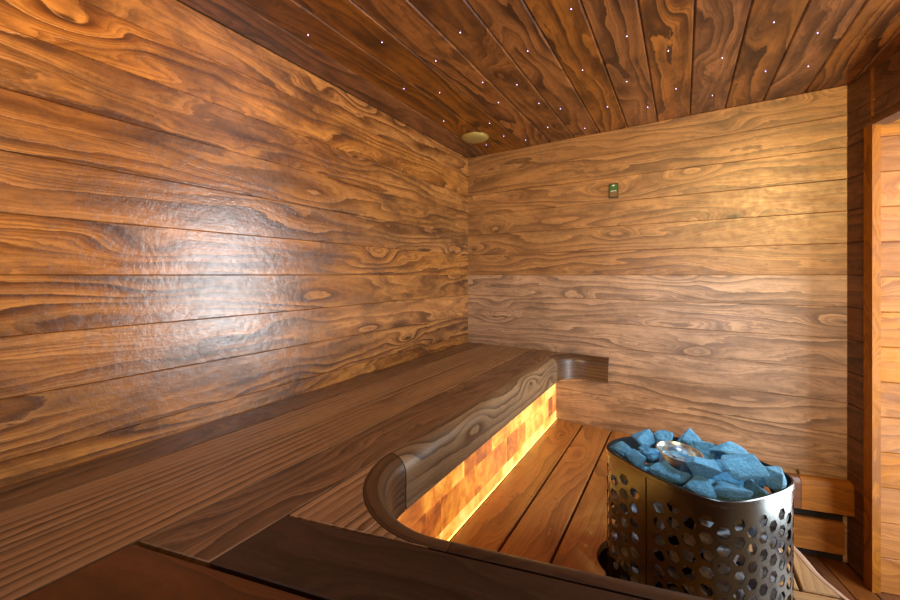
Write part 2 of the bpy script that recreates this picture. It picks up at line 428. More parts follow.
mb = MB(); obox(mb, T0-.002, T1, -.004, .018, HEAD-.001, HEAD+.012); struct(mb, 'trim_5', DARKW)
mb = MB(); obox(mb, PANT-.02, PANT+.52, ND, ND+.02, 0, .12); obox(mb, PANT-.02, PANT+.52, ND, ND+.02, HEAD, ZC)
obox(mb, PANT+.30, PANT+.52, ND, ND+.02, .12, HEAD); obox(mb, PANT-.02, PANT+.04, ND, ND+.02, .12, HEAD); struct(mb, 'wall_lobby_outer', PLASTER)
mb = MB(); obox(mb, PANT+.504, PANT+.52, .018, ND, 0, ZC); struct(mb, 'wall_lobby_end', PLASTER)
mb = MB(); obox(mb, T0-.02, PANT+.5, .008, ND+.02, HEAD+.18, HEAD+.2); struct(mb, 'ceiling_lobby', PLASTER)
# window: frame and pane
wf = thing('window_1', None, None, (*(wall_pt(PANT+.17, ND)*S), .12)); wf['kind'] = 'structure'
mb = MB()
for tt in ((.04, .052), (.288, .30)): obox(mb, PANT+tt[0], PANT+tt[1], ND-.004, ND+.016, .12, HEAD)
obox(mb, PANT+.04, PANT+.30, ND-.004, ND+.016, .12, .16); obox(mb, PANT+.04, PANT+.30, ND-.004, ND+.016, HEAD-.04, HEAD)
fr = mb.build('window_frame', ORANGE); adopt(wf, fr)
mb = MB(); obox(mb, PANT+.052, PANT+.288, ND+.006, ND+.009, .16, HEAD-.04); pn = mb.build('window_pane', GLASS); adopt(wf, pn)

# ------------------------------------------------------------------ bench
TH = .028
W_N, R_N, H_N = .0205*S, .0165*S, .052*S
XE, RF = -.2527, .088
CF = Vector((XE+RF, .286))
def Kline(x): return .1704 + (x+.2527)*math.tan(A15)
def Jline(x): return .0985 + (x+.313)*math.tan(A15)
bench = thing('sauna_bench', 'long dark wooden sauna bench with rounded nosing along the left wall above the glowing bricks', 'bench', (-1.0, .4, 0))
bparts = []
g_ = .0009
xs = [XL+.001, -.4395, -.3763, -.3145, XE]
mats = [WALNUT, BENCH, BENCH, WALNUT]
for i in range(4):
    x0, x1 = xs[i]+g_, xs[i+1]-g_
    if i < 3: poly = [(x0, YN+.002), (x1, YN+.002), (x1, YB-.001), (x0, YB-.001)]
    else: poly = [(x0, Jline(x0)+.002), (x1, Jline(x1)+.002), (x1, YB-.001), (x0, YB-.001)]
    mb = MB(); prism(mb, M(poly), ZB-TH, ZB, math.pi/2, .0012); bparts.append(mb.build('bench_plank', mats[i]))
# short pieces filling the rounded corner
def arc_y(x):
    dx = x-CF.x; return CF.y - math.sqrt(max(0, RF*RF-dx*dx))
for x0, x1 in ((XE+g_, -.1903), (-.1897, -.1435)):
    pts = [(x0, Kline(x0)+.0008), (x1, Kline(x1)+.0008)]
    nA = 14
    for k in range(nA+1):
        x = x1 + (x0-x1)*(k/nA)
        if k == nA: x = max(x, CF.x-RF+.0002)
        pts.append((x, max(arc_y(x)-.0006, Kline(x)+.001)))
    mb = MB(); prism(mb, M(pts), ZB-TH, ZB, math.pi/2, .001); bparts.append(mb.build('corner_plank', BENCH))
# transverse planks in front
J0 = Vector((-.313, .0985)); E = Vector((c15, s15)); N = Vector((-s15, c15))
wK = (Vector((XE, Kline(XE)))-J0).dot(N)
offs = [wK, 0.0] + [-.0585*k for k in range(1, 11)]
for k in range(len(offs)-1):
    hi, lo = offs[k], offs[k+1]
    a = J0 - E*1.0; 
    poly = [a+N*(lo+.0016), a+E*2.6+N*(lo+.0016), a+E*2.6+N*(hi-(.0006 if k == 0 else .0016)), a+N*(hi-(.0006 if k == 0 else .0016))]
    poly = clip(poly, (XE+.0011 if k == 0 else -.3145+g_, 0), (1, 0))
    poly = clip(poly, wall_pt(0)-WN*.003, -WN)
    poly = clip(poly, (0, YN+.003), (0, 1))
    if len(poly) < 3: continue
    mb = MB(); prism(mb, M(poly), ZB-TH, ZB, A15, .0012, rnd=(random.random(), .35, .5) if k == 0 else None)
    bparts.append(mb.build('front_plank', FRONT if k else FRONTD))
# nosing
def nprof(w, r, h, ztop, th=.012):
    pr = []
    for k in range(9):
        a = math.pi/2*(1-k/8); pr.append((w-r+r*math.cos(a) if r < w else w*math.cos(a), ztop-r+r*math.sin(a)))
    pr = [(0, ztop)] + pr[(0 if r < w-1e-6 else 1):]
    pr += [(w, ztop-r-.003), (w, ztop-h+.003), (w, ztop-h), (w-th, ztop-h), (w-th, ztop-r-.006), (0, ztop-.022)]
    return pr
NP = nprof(W_N, R_N, H_N, ZB)
mb = MB(); sweep(mb, [(XE*S, .2875*S), (XE*S, .5*S), (XE*S, .811*S)], [(1, 0)]*3, NP); bparts.append(mb.build('nosing', NOSE))
mb = MB(); pth, nr = [], []
for k in range(25):
    a = math.pi + (math.pi/2+A15)*k/24
    d = Vector((math.cos(a), math.sin(a))); pth.append((CF+d*RF)*S); nr.append(-d)
pth += [e_+E*.001*k for k, e_ in ((1, pth[-1]), (32, pth[-1]))]; nr += [N, N]
sweep(mb, pth, nr, NP); cn = mb.build('curved_nosing', CURVE); bparts.append(cn)
e0 = CF + Vector((math.sin(A15), -math.cos(A15)))*RF
L_ = 0
while (wall_pt(0)-(e0+E*L_)).dot(WN) > .003: L_ += .002
mb = MB(); sweep(mb, [e0*S+E*.0335, (e0+E*L_*.5)*S, (e0+E*L_)*S], [tuple(N)]*3, NP); bparts.append(mb.build('front_nosing', FRONTD))
# far curved end dying into the back wall
mb = MB(); pth, nr = [], []; R2 = .0615; c2 = Vector((XE+.0735-.0005, .807))
for k in range(17):
    a = math.pi - (math.pi/2)*k/16
    d = Vector((math.cos(a), math.sin(a))); pth.append((c2+Vector((d.x*.073, d.y*(.0735))))*S); nr.append(-d)
for k in range(1, 6): pth.append(Vector((c2.x+.0085*k, c2.y+.0735-.0006*k))*S); nr.append(Vector((0, -1)))
sweep(mb, pth, nr, NP, clampY=YB*S-.001); fc = mb.build('curved_end', CURVE)
bparts.append(fc)
# small plank tip that fills the inside of the far curve
pts = [(XE, .812)] + [((c2.x-.073*math.cos(a)), c2.y+.0735*math.sin(a)) for a in [math.radians(x) for x in (5, 20, 35, 50, 62)]]
pts = [(x, min(y, YB-.001)) for x, y in pts] + [(XE, YB-.001)]
mb = MB(); prism(mb, M(pts)[::1], ZB-TH, ZB-.0005, math.pi/2, .001); bparts.append(mb.build('corner_plank', WALNUT))
# bearer frame hidden below
mb = MB()
box(mb, (XE-.05)*S, (XE-.016)*S, .2*S, YB*S-.004, ZB-TH-.09, ZB-TH-.001)
box(mb, XL*S+.004, XL*S+.05, YN*S+.01, YB*S-.004, ZB-TH-.09, ZB-TH-.001)
for yy in (-.38, -.2, 0, .2, .4, .6, .8): box(mb, XL*S+.055, (XE-.052)*S, yy*S, yy*S+.045, ZB-TH-.09, ZB-TH-.001)
bparts.append(mb.build('bearer', FRONT))
# front skirt to the floor under the front bench
mb = MB()
for z0, z1 in ((0, .14), (.143, .283), (.286, .426), (.429, .569), (.572, ZB-TH-.001)):
    q0, q1 = J0+N*(wK-.006)+E*.09, J0+N*(wK-.006)+E*(L_+.168)
    q = [q0, q1, q1+N*.007, q0+N*.007]; prism(mb, M(q), z0+.001, z1, A15, .002)
bparts.append(mb.build('skirt', FRONT))
adopt(bench, *bparts)

# ------------------------------------------------------------------ glowing salt brick wall under the bench
sw = thing('salt_brick_wall', 'glowing orange backlit salt brick panel under the bench nosing', 'salt wall', (XE*S, .5*S, ZD))
mb = MB(); yA, yB_ = .215*S, YB*S-.002
rows = [(ZD+.007, ZD+.058), (ZD+.058, ZD+.176), (ZD+.176, ZB-TH-.003)]
for ri, (z0, z1) in enumerate(rows):
    y = yA - random.uniform(0, .1)
    while y < yB_:
        L = random.choice((.09, .12, .15, .2, .24)); y1 = min(y+L, yB_)
        if y1-y > .01 and y1 > yA:
            rn = (random.random(), min(1, max(0, random.gauss((.85, .5, .6)[ri], (.12, .25, .25)[ri]))), .5)
            ya = max(y, yA)
            prism_pts = [(XE*S-.03, ya+.0012), (XE*S+random.uniform(-.0015, .001), ya+.0012), (XE*S+random.uniform(-.0015, .001), y1-.0012), (XE*S-.03, y1-.0012)]
            prism(mb, prism_pts, z0+.0012, z1-.0012, 0, .001, rnd=rn)
        y = y1
sb = mb.build('salt_bricks', SALT)
mb = MB(); box(mb, XE*S-.034, XE*S-.004, yA, yB_, ZD+.014, ZB-TH-.002); jt = mb.build('joints', GROUT)
mb = MB(); box(mb, XE*S-.03, XE*S+.001, yA, yB_, ZD+.001, ZD+.0065); ls = mb.build('light_strip', LED)
adopt(sw, sb, jt, ls)

# ------------------------------------------------------------------ deck
rimp = [(.42, .500), (.36, .503), (.30, .508), (.24, .516), (.20, .526), (.175, .538), (.1535, .5528), (.145, .5649), (.1355, .5823), (.1273, .6129), (.1203, .633), (.110, .68), (.105, .73), (.110, .785), (.132, .822), (.167, .838)]
def smooth_open(pts, n=5):
    out = []; P = [Vector(p) for p in pts]
    for i in range(len(P)-1):
        p0, p1, p2, p3 = P[max(0, i-1)], P[i], P[i+1], P[min(len(P)-1, i+2)]
        for k in range(n):
            t = k/n; out.append(.5*((2*p1)+(p2-p0)*t+(2*p0-5*p1+4*p2-p3)*t*t+(3*p1-3*p2+p0*1-p0*2+p3)*t*t*t))
    out.append(P[-1]); return out
def smooth_open(pts, n=5):
    out = []; P = [Vector(p) for p in pts]
    for i in range(len(P)-1):
        p0, p1, p2, p3 = P[max(0, i-1)], P[i], P[i+1], P[min(len(P)-1, i+2)]
        for k in range(n):
            t = k/n; t2 = t*t; t3 = t2*t
            out.append((p1*2 + (p2-p0)*t + (p0*2-p1*5+p2*4-p3)*t2 + (p1*3-p0-p2*3+p3)*t3)*.5)
    out.append(P[-1]); return out
rim = smooth_open(rimp)
far_end = Vector((.167, .838)) + E*.0735
def norms(p):
    o = []
    for i in range(len(p)):
        d = (p[min(i+1, len(p)-1)]-p[max(i-1, 0)]).normalized(); o.append(Vector((d.y, -d.x)))
    return o
rn_ = norms(rim)     # travelling from the door round the near side to the far side; void lies on the right-hand side
edge_w = .012
inner = [p - n*edge_w for p, n in zip(rim, rn_)]
# heater outline
ho = [(-.078, .481), (-.0734, .466), (-.056, .4525), (-.033, .4365), (-.0034, .4215), (.0217, .416), (.0407, .4232), (.0586, .4400), (.0751, .4606), (.0885, .4814), (.0945, .500), (.088, .5167), (.072, .5310), (.045, .547), (.02, .556), (-.01, .551), (-.035, .5401), (-.0564, .5232), (-.073, .503)]
def closed_cr(P, n=12):
    P = [Vector(p) for p in P]; out = []; m = len(P)
    for i in range(m):
        p0, p1, p2, p3 = P[i-1], P[i], P[(i+1) % m], P[(i+2) % m]
        for k in range(n):
            t = k/n; t2 = t*t; t3 = t2*t
            out.append((p1*2 + (p2-p0)*t + (p0*2-p1*5+p2*4-p3)*t2 + (p1*3-p0-p2*3+p3)*t3)*.5)
    for _ in range(25): out = [(out[i-1]+out[i]*2+out[(i+1) % len(out)])*.25 for i in range(len(out))]
    return out
HO = closed_cr(ho)
HC = Vector((.008, .487))
def hoff(d):
    n = len(HO); o = []
    for i in range(n):
        t = (HO[(i+1) % n]-HO[i-1]).normalized(); o.append(HO[i] + Vector((t.y, -t.x))*d)
    return o
def cutter(poly, z0, z1):
    mb = MB(); P = [Vector(p)*S for p in poly]
    ar = sum(P[i-1].cross(P[i]) for i in range(len(P)))
    if ar < 0: P = P[::-1]
    lo = [mb.bm.verts.new(V3(p, z0)) for p in P]; hi = [mb.bm.verts.new(V3(p, z1)) for p in P]
    mb.face(hi); mb.face(lo[::-1])
    for i in range(len(P)): mb.face([lo[i], lo[(i+1) % len(P)], hi[(i+1) % len(P)], hi[i]])
    return mb.build('cut', VOID)
hole_cut = cutter(hoff(.0115), ZD-.1, ZD+.1)
wd_ = edge_w/2
inner_far = far_end - N*0 + Vector((-s15, c15))*edge_w
well_cut = cutter([p for p in inner] + [far_end + N*edge_w, Vector((.5, .93)), Vector((.7, .7)), Vector((.7, .45)), Vector((.42, .45))], ZD-.1, ZD+.1)
deck = thing('wooden_deck', 'raised orange-brown plank foot deck between glowing salt wall and back wall, with heater cutout', 'deck', (-.3, 1.6, 0))
dparts = []
Tn = Vector((.1064, .5377))
dx = [XE+.001] + [-.1923+.0599*k for k in range(0, 9)]
for i in range(len(dx)-1):
    x0, x1 = dx[i]+.0017*(i > 0), dx[i+1]-.0017
    poly = [Vector((x0, .20)), Vector((x1, .20)), Vector((x1, YB-.001)), Vector((x0, YB-.001))]
    if i == 0: poly = [Vector((x0, .20)), Vector((x1, .20)), Vector((x1, YB-.001)), Vector((x0, YB-.001))]
    if x0 > .045: poly = clip(poly, Tn+N*.0015, N)
    poly = clip(poly, wall_pt(0)-WN*.002, -WN)
    # stay behind the front bench skirt
    poly = clip(poly, J0+N*(wK+.003), N)
    if len(poly) < 3: continue
    mb = MB(); prism(mb, M(poly), ZD-TH, ZD, math.pi/2, .003)
    pale = x0 > .045
    o = mb.build('deck_plank', PALE if pale else DECK)
    if x1 > -.095 and x0 < .11: boolean(o, hole_cut)
    if x1 > .09: boolean(o, well_cut)
    dparts += islands(o)
for k in range(0, 6):
    hi, lo = -.0015-.0585*k, -.0585*(k+1)+.0015
    a = Tn - E*.5
    poly = [a+N*lo, a+E*1.4+N*lo, a+E*1.4+N*hi, a+N*hi]
    poly = clip(poly, (.0487, 0), (1, 0)); poly = clip(poly, wall_pt(0)-WN*.002, -WN)
    poly = clip(poly, J0+N*(wK+.003), N)
    if len(poly) < 3: continue
    mb = MB(); prism(mb, M(poly), ZD-TH, ZD, A15, .003); o = mb.build('deck_plank', PALE)
    boolean(o, hole_cut); boolean(o, well_cut)
    dparts += islands(o)
bpy.data.objects.remove(hole_cut); bpy.data.objects.remove(well_cut)
EP = nprof(edge_w*S, edge_w*S*.95, .053*S, ZD+.001, th=.014)
ks = len(rim)
def on_wall(p): return (wall_pt(0)-p).dot(WN) > .004
seq = [i for i in range(ks) if on_wall(rim[i])]
sp_ = next(i for i in seq if rim[i].y > .70)
mb = MB(); ii = [i for i in seq if i <= sp_]; sweep(mb, [inner[i]*S for i in ii], [tuple(rn_[i]) for i in ii], EP); dparts.append(mb.build('rim', RIMW))
mb = MB(); ii = [i for i in seq if i >= sp_]; sweep(mb, [inner[i]*S for i in ii], [tuple(rn_[i]) for i in ii], EP); dparts.append(mb.build('rim', FRONT))
f0 = Vector((.167, .838))+N*edge_w
mb = MB(); sweep(mb, [f0*S+E*.002, (f0+E*.035)*S, (f0+E*.0725)*S], [tuple(-N)]*3, EP); dparts.append(mb.build('rim', ORANGE))
# ledge filler along the back wall behind the straight rim
# risers below
mb = MB()
pr = [(-.018, Z(.411)), (0, Z(.411)), (0, Z(.463)), (-.018, Z(.463))]
q0 = Vector((.10, .825))
sweep(mb, [(Vector((.158, .846)))*S, (Vector((.158, .846))+E*.07)*S], [tuple(-N)]*2, pr, smooth=False); dparts.append(mb.build('riser', ORANGE))
mb = MB()
pr = [(-.02, ZD-TH-.002), (0, ZD-TH-.002), (0, .005), (-.02, .005)]
ii = [i for i in seq if i % 2 == 0]
sweep(mb, [(rim[i]-rn_[i]*.03)*S for i in ii], [tuple(rn_[i]) for i in ii], pr, smooth=False); dparts.append(mb.build('skirt', FRONT))
mb = MB(); sweep(mb, [(Vector((.150, .858)))*S, (Vector((.150, .858))+E*.078)*S], [tuple(-N)]*2, [(-.01, ZD-TH-.002), (0, ZD-TH-.002), (0, .005), (-.01, .005)], smooth=False, clampY=YB*S-.002); dparts.append(mb.build('skirt', VOID))
adopt(deck, *dparts)

# ------------------------------------------------------------------ heater
ZR = Z(.207)
heater = thing('sauna_heater', 'tall rounded sheet steel sauna heater with hexagonal holes, filled with blue-grey stones', 'heater', (HC.x*S, HC.y*S, 0))
HM = [p*S for p in HO]
per = [0]
for i in range(len(HM)): per.append(per[-1] + (HM[(i+1) % len(HM)]-HM[i]).length)
PER = per[-1]
import bisect
def onpath(s, off=0.0):
    s = s % PER; i = min(bisect.bisect_right(per, s)-1, len(HM)-1); t = (s-per[i])/(per[i+1]-per[i])
    a, b = HM[i], HM[(i+1) % len(HM)]; p = a+(b-a)*t; tt = (HM[(i+2) % len(HM)]-HM[i-1]).normalized()
    return p + Vector((tt.y, -tt.x))*off
NC = 34; pc = PER/NC; Rc = pc/1.5; q = math.sqrt(3)*Rc; Rh = Rc*.66
# seam at the near left
seam_s = min(range(2000), key=lambda k: (onpath(PER*k/2000)-Vector((-.033, .4365))*S).length)/2000*PER
mb = MB(); vc = {}
def hv(s, z):
    z = min(z, ZR); z = max(z, .06); k = (round((s % PER)*20000) % round(PER*20000), round(z*20000))
    if k not in vc: p = onpath(s+seam_s); vc[k] = mb.bm.verts.new((p.x, p.y, z))
    return vc[k]
nrow = int(.75/q)+2
for i in range(NC):
    for j in range(-1, nrow):
        cs = i*pc; cz = ZR-.013*S - j*q - (q/2 if i % 2 == 0 else 0)
        if cz < .06-q: continue
        ou = [(cs+Rc*math.cos(math.radians(60*k)), cz+Rc*math.sin(math.radians(60*k))) for k in range(6)]
        holed = cz + Rh < ZR-.02 and cz-Rh > .12 and i != 0
        if holed:
            ov = [hv(*p) for p in ou]
            iv = []
            for k in range(6):
                a_ = math.radians(60*k); s_, z_ = cs+Rh*math.cos(a_), cz+Rh*math.sin(a_)
                p = onpath(s_+seam_s); iv.append(mb.bm.verts.new((p.x, p.y, z_)))
            for k in range(6):
                k2 = (k+1) % 6; mb.face([ov[k], ov[k2], iv[k2], iv[k]], smooth=True)
        else:
            ov = []
            for p in ou:
                v = hv(*p)
                if v not in ov: ov.append(v)
            if len(ov) >= 3:
                cc = sum((v.co for v in ov), Vector())/len(ov)
                if len(ov) == 6:
                    p = onpath(cs+seam_s); zc = sum(v.co.z for v in ov)/6
                    cv = mb.bm.verts.new((p.x, p.y, zc))
                    for k in range(6): mb.face([ov[k], ov[(k+1) % 6], cv], smooth=True)
                else: mb.face(ov, smooth=True)
bmesh.ops.remove_doubles(mb.bm, verts=mb.bm.verts, dist=.0004)
shell = mb.build('perforated_shell', [STEEL, LINER])
sm = shell.modifiers.new('s', 'SOLIDIFY'); sm.thickness = .0018; sm.offset = -1; sm.material_offset = 1; sm.material_offset_rim = 1
dg = bpy.context.evaluated_depsgraph_get(); me = bpy.data.meshes.new_from_object(shell.evaluated_get(dg)); shell.modifiers.clear(); shell.data = me
me.set_sharp_from_angle(angle=math.radians(35))
mb = MB()
ring = [(.0, ZR-.012), (.0025, ZR-.010), (.0025, ZR+.001), (.0, ZR+.003), (-.004, ZR+.003), (-.006, ZR-.06), (-.0045, ZR-.06)]
n_ = 150; rr = [[mb.bm.verts.new((*onpath(PER*i/n_, a), z)) for a, z in ring] for i in range(n_)]
for i in range(n_):
    for j in range(len(ring)):
        j2 = (j+1) % len(ring); mb.face([rr[i][j], rr[(i+1) % n_][j], rr[(i+1) % n_][j2], rr[i][j2]], smooth=False, mi=(1 if j in (3, 4, 5) else 0))
rimo = mb.build('top_rim', [STEEL, LINER])
mb = MB()
p0 = onpath(seam_s, .0012); tn = (onpath(seam_s+.01)-onpath(seam_s-.01)).normalized(); nn = Vector((tn.y, -tn.x))
prism(mb, [p0-tn*.0012-nn*.002, p0-tn*.0012+nn*.0005, p0+tn*.0012+nn*.0005, p0+tn*.0012-nn*.002][::-1], .07, ZR-.014, 0, .0002)
seam = mb.build('seam', LINER)
# dark inner heating core
mb = MB(); k = 40
def ell(f, z): return [mb.bm.verts.new(((HC.x+(p.x-HC.x)*f)*S, (HC.y+(p.y-HC.y)*f)*S, z)) for p in HO[::5]]
r0, r1 = ell(.52, .02), ell(.52, ZR-.1)
mb.face(r1); mb.face(r0[::-1])
for i in range(len(r0)): mb.face([r0[i], r0[(i+1) % len(r0)], r1[(i+1) % len(r0)], r1[i]])
core = mb.build('heating_core', LINER)
mb = MB(); r0, r1 = ell(.97, .0), ell(.97, .055)
mb.face(r1); mb.face(r0[::-1])
for i in range(len(r0)): mb.face([r0[i], r0[(i+1) % len(r0)], r1[(i+1) % len(r0)], r1[i]])
bas = mb.build('base', LINER)
adopt(heater, shell, rimo, seam, core, bas)

# ------------------------------------------------------------------ stones
def rock_mesh(seed, mat, flat=.8):
    rg = random.Random(seed); bm = bmesh.new()
    for i in range(11):
        v = Vector((rg.gauss(0, 1), rg.gauss(0, 1), rg.gauss(0, 1))).normalized()*rg.uniform(.86, 1.0)
        bm.verts.new((v.x*.5, v.y*.42, v.z*.5*flat))
    bmesh.ops.convex_hull(bm, input=bm.verts)
    bmesh.ops.delete(bm, geom=[v for v in bm.verts if not v.link_faces], context='VERTS')
    bmesh.ops.bevel(bm, geom=list(bm.edges), offset=.035, segments=2, profile=.6, affect='EDGES')
    bmesh.ops.triangulate(bm, faces=[f for f in bm.faces if len(f.verts) > 4])
    bmesh.ops.subdivide_edges(bm, edges=[e for e in bm.edges if e.calc_length() > .12], cuts=2, use_grid_fill=True)
    from mathutils import noise as mn
    for v in bm.verts: v.co += v.co.normalized()*mn.noise(v.co*7+Vector((seed, 0, 0)))*.022
    bmesh.ops.recalc_face_normals(bm, faces=bm.faces)
    me = bpy.data.meshes.new('heater_stone'); bm.to_mesh(me); bm.free(); me.materials.append(mat)
    return me
rocks = [rock_mesh(i, STONE) for i in range(1, 10)]
rocks2 = [rock_mesh(i+20, STONE2) for i in range(1, 6)]
FW = Vector((-.533, .846)); RT = Vector((.846, .533))
def ray(u, v): a = (u-450)/370; return FW+RT*a, (275-v)/370
def at_drop(u, v, drop):
    d, s_ = ray(u, v); k = drop/(-s_); return d*k*S, EYE-drop*S, k*S
top = [  # u, v, width px, drop, yaw, mesh, (x,y,z proportions), label
 (642, 441, 27, .196, .3, 0, (1, .9, 1.0), 'blue-grey stone at the far left of the heater, between the steel cup and the rim'),
 (663, 438, 25, .190, 1.9, 1, (1, .8, 1.1), 'pointed blue-grey stone directly behind the steel cup'),
 (687, 440, 27, .192, -.5, 2, (1.1, .8, .9), 'blue-grey stone leaning at the back rim, right behind the steel cup'),
 (704, 448, 27, .196, .9, 3, (1, .9, .9), 'blue-grey stone touching the right edge of the steel cup rim'),
 (621, 451, 22, .202, .1, 4, (1, .9, .9), 'small blue-grey stone in the leftmost corner of the heater rim'),
 (637, 460, 27, .204, 2.2, 5, (1, .75, 1.0), 'blue-grey stone with a sharp ridge against the left front rim'),
 (650, 455, 20, .207, 1.2, 6, (1, 1, .8), 'small shaded blue-grey stone tucked left of the steel cup'),
 (668, 472, 41, .202, .15, 7, (1.05, .8, .95), 'large smooth blue-grey stone in front of the steel cup'),
 (703, 468, 36, .190, .8, 8, (1, .95, .85), 'chunky blue-grey stone in the middle of the heap'),
 (695, 487, 37, .204, -.7, 2, (1, .8, .95), 'angular blue-grey stone with a split face at the front rim'),
 (729, 453, 33, .194, .5, 4, (1.15, .7, .7), 'long flat blue-grey stone at the back rim right of centre'),
 (738, 468, 44, .188, -.25, 0, (1.1, .9, .85), 'biggest wedge-shaped blue-grey stone at the right of the heap'),
 (727, 491, 38, .205, .2, 1, (1.05, .8, .95), 'broad blue-grey stone at the front rim nearest to the viewer'),
 (757, 490, 27, .206, -.1, 3, (1.1, .8, .75), 'low blue-grey stone on the front rim left of the end stone'),
 (774, 477, 29, .199, 1.4, 5, (1, .9, 1.2), 'upright blue-grey stone at the right-hand end of the heater'),
 (756, 468, 20, .203, .7, 6, (1, .9, .8), 'small dark stone wedged behind the upright end stone'),
 (716, 452, 18, .2, 2.7, 8, (1, .9, .8), 'small blue-grey stone filling the gap behind the middle stone'),
]
for (u, v, wpx, dr, yaw, mi, pr, lab) in top:
    while True:
        p, z, k = at_drop(u, v, dr); sz = wpx/370*k*1.12
        near = min(HM, key=lambda h: (h-p).length); dist = (near-p).length
        if (p-HC*S).length < (near-HC*S).length and dist > sz*.41 or dr > .22 or u == 774: break
        dr += .002
    if dist < sz*.41 and u != 774: p = p + (HC*S-p).normalized()*(sz*.41-dist)
    o = bpy.data.objects.new('heater_stone', rocks[mi]); C.objects.link(o)
    o.location = (p.x, p.y, z); o.scale = (sz*1.04*pr[0], sz*1.04*pr[1], sz*1.22*pr[2]); o.rotation_euler = (.15*math.sin(mi*2), .15*math.cos(mi*3), yaw)
    tag(o, lab, 'stone', 'blue-grey stones heaped on the heater')
rg = random.Random(3)
# a lower layer and the ring of stones seen through the holes
def inpos(s, dep, z, scl, lab, grp, ms):
    p = onpath(s, -dep); o = bpy.data.objects.new('basket_stone', ms[rg.randrange(len(ms))]); C.objects.link(o)
    o.location = (p.x, p.y, z); o.scale = [scl*rg.uniform(.9, 1.1) for _ in range(3)]
    tt = (onpath(s+.01)-onpath(s-.01)).normalized()
    o.rotation_euler = (rg.uniform(-.25, .25), rg.uniform(-.25, .25), math.atan2(tt.y, tt.x)); tag(o, lab, 'stone', grp)
lay = 0; z = ZR-.105
vis0 = seam_s-.30
while z > ZD-.16:
    nn_ = 15
    for k in range(nn_):
        s = (k+(.5 if lay % 2 else 0))/nn_*PER
        p = onpath(s)
        # only the sides that can be seen
        if (p.normalized()).dot(((p-HC*S)).normalized()) > .45: continue
        inpos(s, .044, z, .096, 'grey stone behind the hexagonal holes of the heater shell', 'stones inside the perforated heater shell', rocks2)
    z -= .058; lay += 1
# hidden filling below the heap so no gaps show
for (u, v) in ((632, 452), (650, 455), (665, 462), (690, 452), (715, 460), (735, 470), (755, 476), (772, 482), (735, 492), (712, 488), (724, 480), (765, 494), (748, 488), (700, 475), (680, 480), (655, 470)):
    p, z, k = at_drop(u, v, .222)
    d = (p-HC*S)
    if d.length > .155: p = HC*S + d*(.155/d.length)
    o = bpy.data.objects.new('basket_stone', rocks[rg.randrange(9)]); C.objects.link(o)
    o.location = (p.x, p.y, ZR-.045); o.scale = (.10, .10, .09); o.rotation_euler = (0, 0, rg.uniform(0, 6))
    tag(o, 'shaded blue-grey stone glimpsed in the gaps under the heap', 'stone', 'stones under the heap')

# steel cup
p, z, k = at_drop(677.5, 451, .186)
cup = thing('steel_cup', 'small round polished steel cup set among the heater stones', 'cup', (p.x, p.y, z-.075))
def lathe(prof, n=48, tilt=(0, 0)):
    mb = MB(); rs = []
    for i in range(n):
        a = 2*math.pi*i/n; rs.append([mb.bm.verts.new((r*math.cos(a), r*math.sin(a), z_)) if r > 1e-6 else None for r, z_ in prof])
    cache = {}
    for i in range(n):
        for j in range(len(prof)):
            if rs[i][j] is None:
                if j not in cache: cache[j] = mb.bm.verts.new((0, 0, prof[j][1]))
                rs[i][j] = cache[j]
    for i in range(n):
        a, b = rs[i], rs[(i+1) % n]
        for j in range(len(prof)-1):
            f = []
            for v in (a[j], b[j], b[j+1], a[j+1]):
                if v not in f: f.append(v)
            if len(f) > 2: mb.face(f, smooth=True)
    return mb
RC_ = 20.5/370*k
body = lathe([(0, 0), (RC_*.72, 0), (RC_*.78, .004), (RC_*.86, .068), (RC_*1.0, .075), (RC_*1.0, .0775), (RC_*.93, .0775), (RC_*.83, .068), (RC_*.76, .01), (0, .009)]).build('bowl', CUPM, cup)
WATER = plain('water_surface', (.10, .22, .32), .08)
wt = lathe([(0, .052), (RC_*.80, .052), (RC_*.80, .0505), (0, .0505)]).build('water', WATER, cup)
rg2 = lathe([(RC_*.52, .0715), (RC_*.60, .0715), (RC_*.60, .0735), (RC_*.52, .0735), (RC_*.52, .0715)]).build('inner_ring', CUPM, cup)
cup.rotation_euler = (.03, .06, 0)

# ------------------------------------------------------------------ small things
p, _, k = at_drop(475, 137.5, -.3158); p = Vector((p.x, p.y))
d_, s_ = ray(475, 137.5); kk = .3158/s_; p = d_*kk*S
disc = thing('ceiling_disc', 'round brass disc fixed to the dark plank ceiling near the far corner', 'ceiling disc', (p.x, p.y, ZC))
RD = 13/370*kk*S
lathe([(0, -.020), (RD*.5, -.0192), (RD*.82, -.0145), (RD*.97, -.007), (RD, 0), (0, 0)]).build('dome', BRASS, disc)
lathe([(RD*.99, -.003), (RD*1.06, -.0025), (RD*1.07, 0), (RD*.99, 0), (RD*.99, -.003)]).build('flange', BRASS, disc)

d_, s_ = ray(614, 191); kk = .872/d_.y; p = d_*kk*S; zc = EYE+s_*kk*S
wd, ht = 8.6/370*kk*S*.98, 14.2/370*kk*S
sen = thing('wall_thermometer', 'small dark green and brown thermometer box on the upper back wall', 'thermometer', (p.x, YB*S, zc-ht/2))
def sbox(x0, x1, y0, y1, z0, z1, name, mat, ch=.0015):
    mb = MB(); box(mb, x0, x1, y0, y1, z0, z1, ch=ch); return mb.build(name, mat, sen)
sbox(-wd/2, wd/2, -.018, -.001, 0, ht, 'case', CASE, .003)
sbox(-wd*.40, wd*.40, -.0205, -.0178, ht*.46, ht*.94, 'display', GREEN)
sbox(-wd*.40, wd*.40, -.0205, -.0178, ht*.07, ht*.42, 'cover', PANEL)
sbox(-wd*.32, wd*.34, -.0215, -.0203, ht*.435, ht*.48, 'white_bar', WHITE, .0004)
mb = MB()
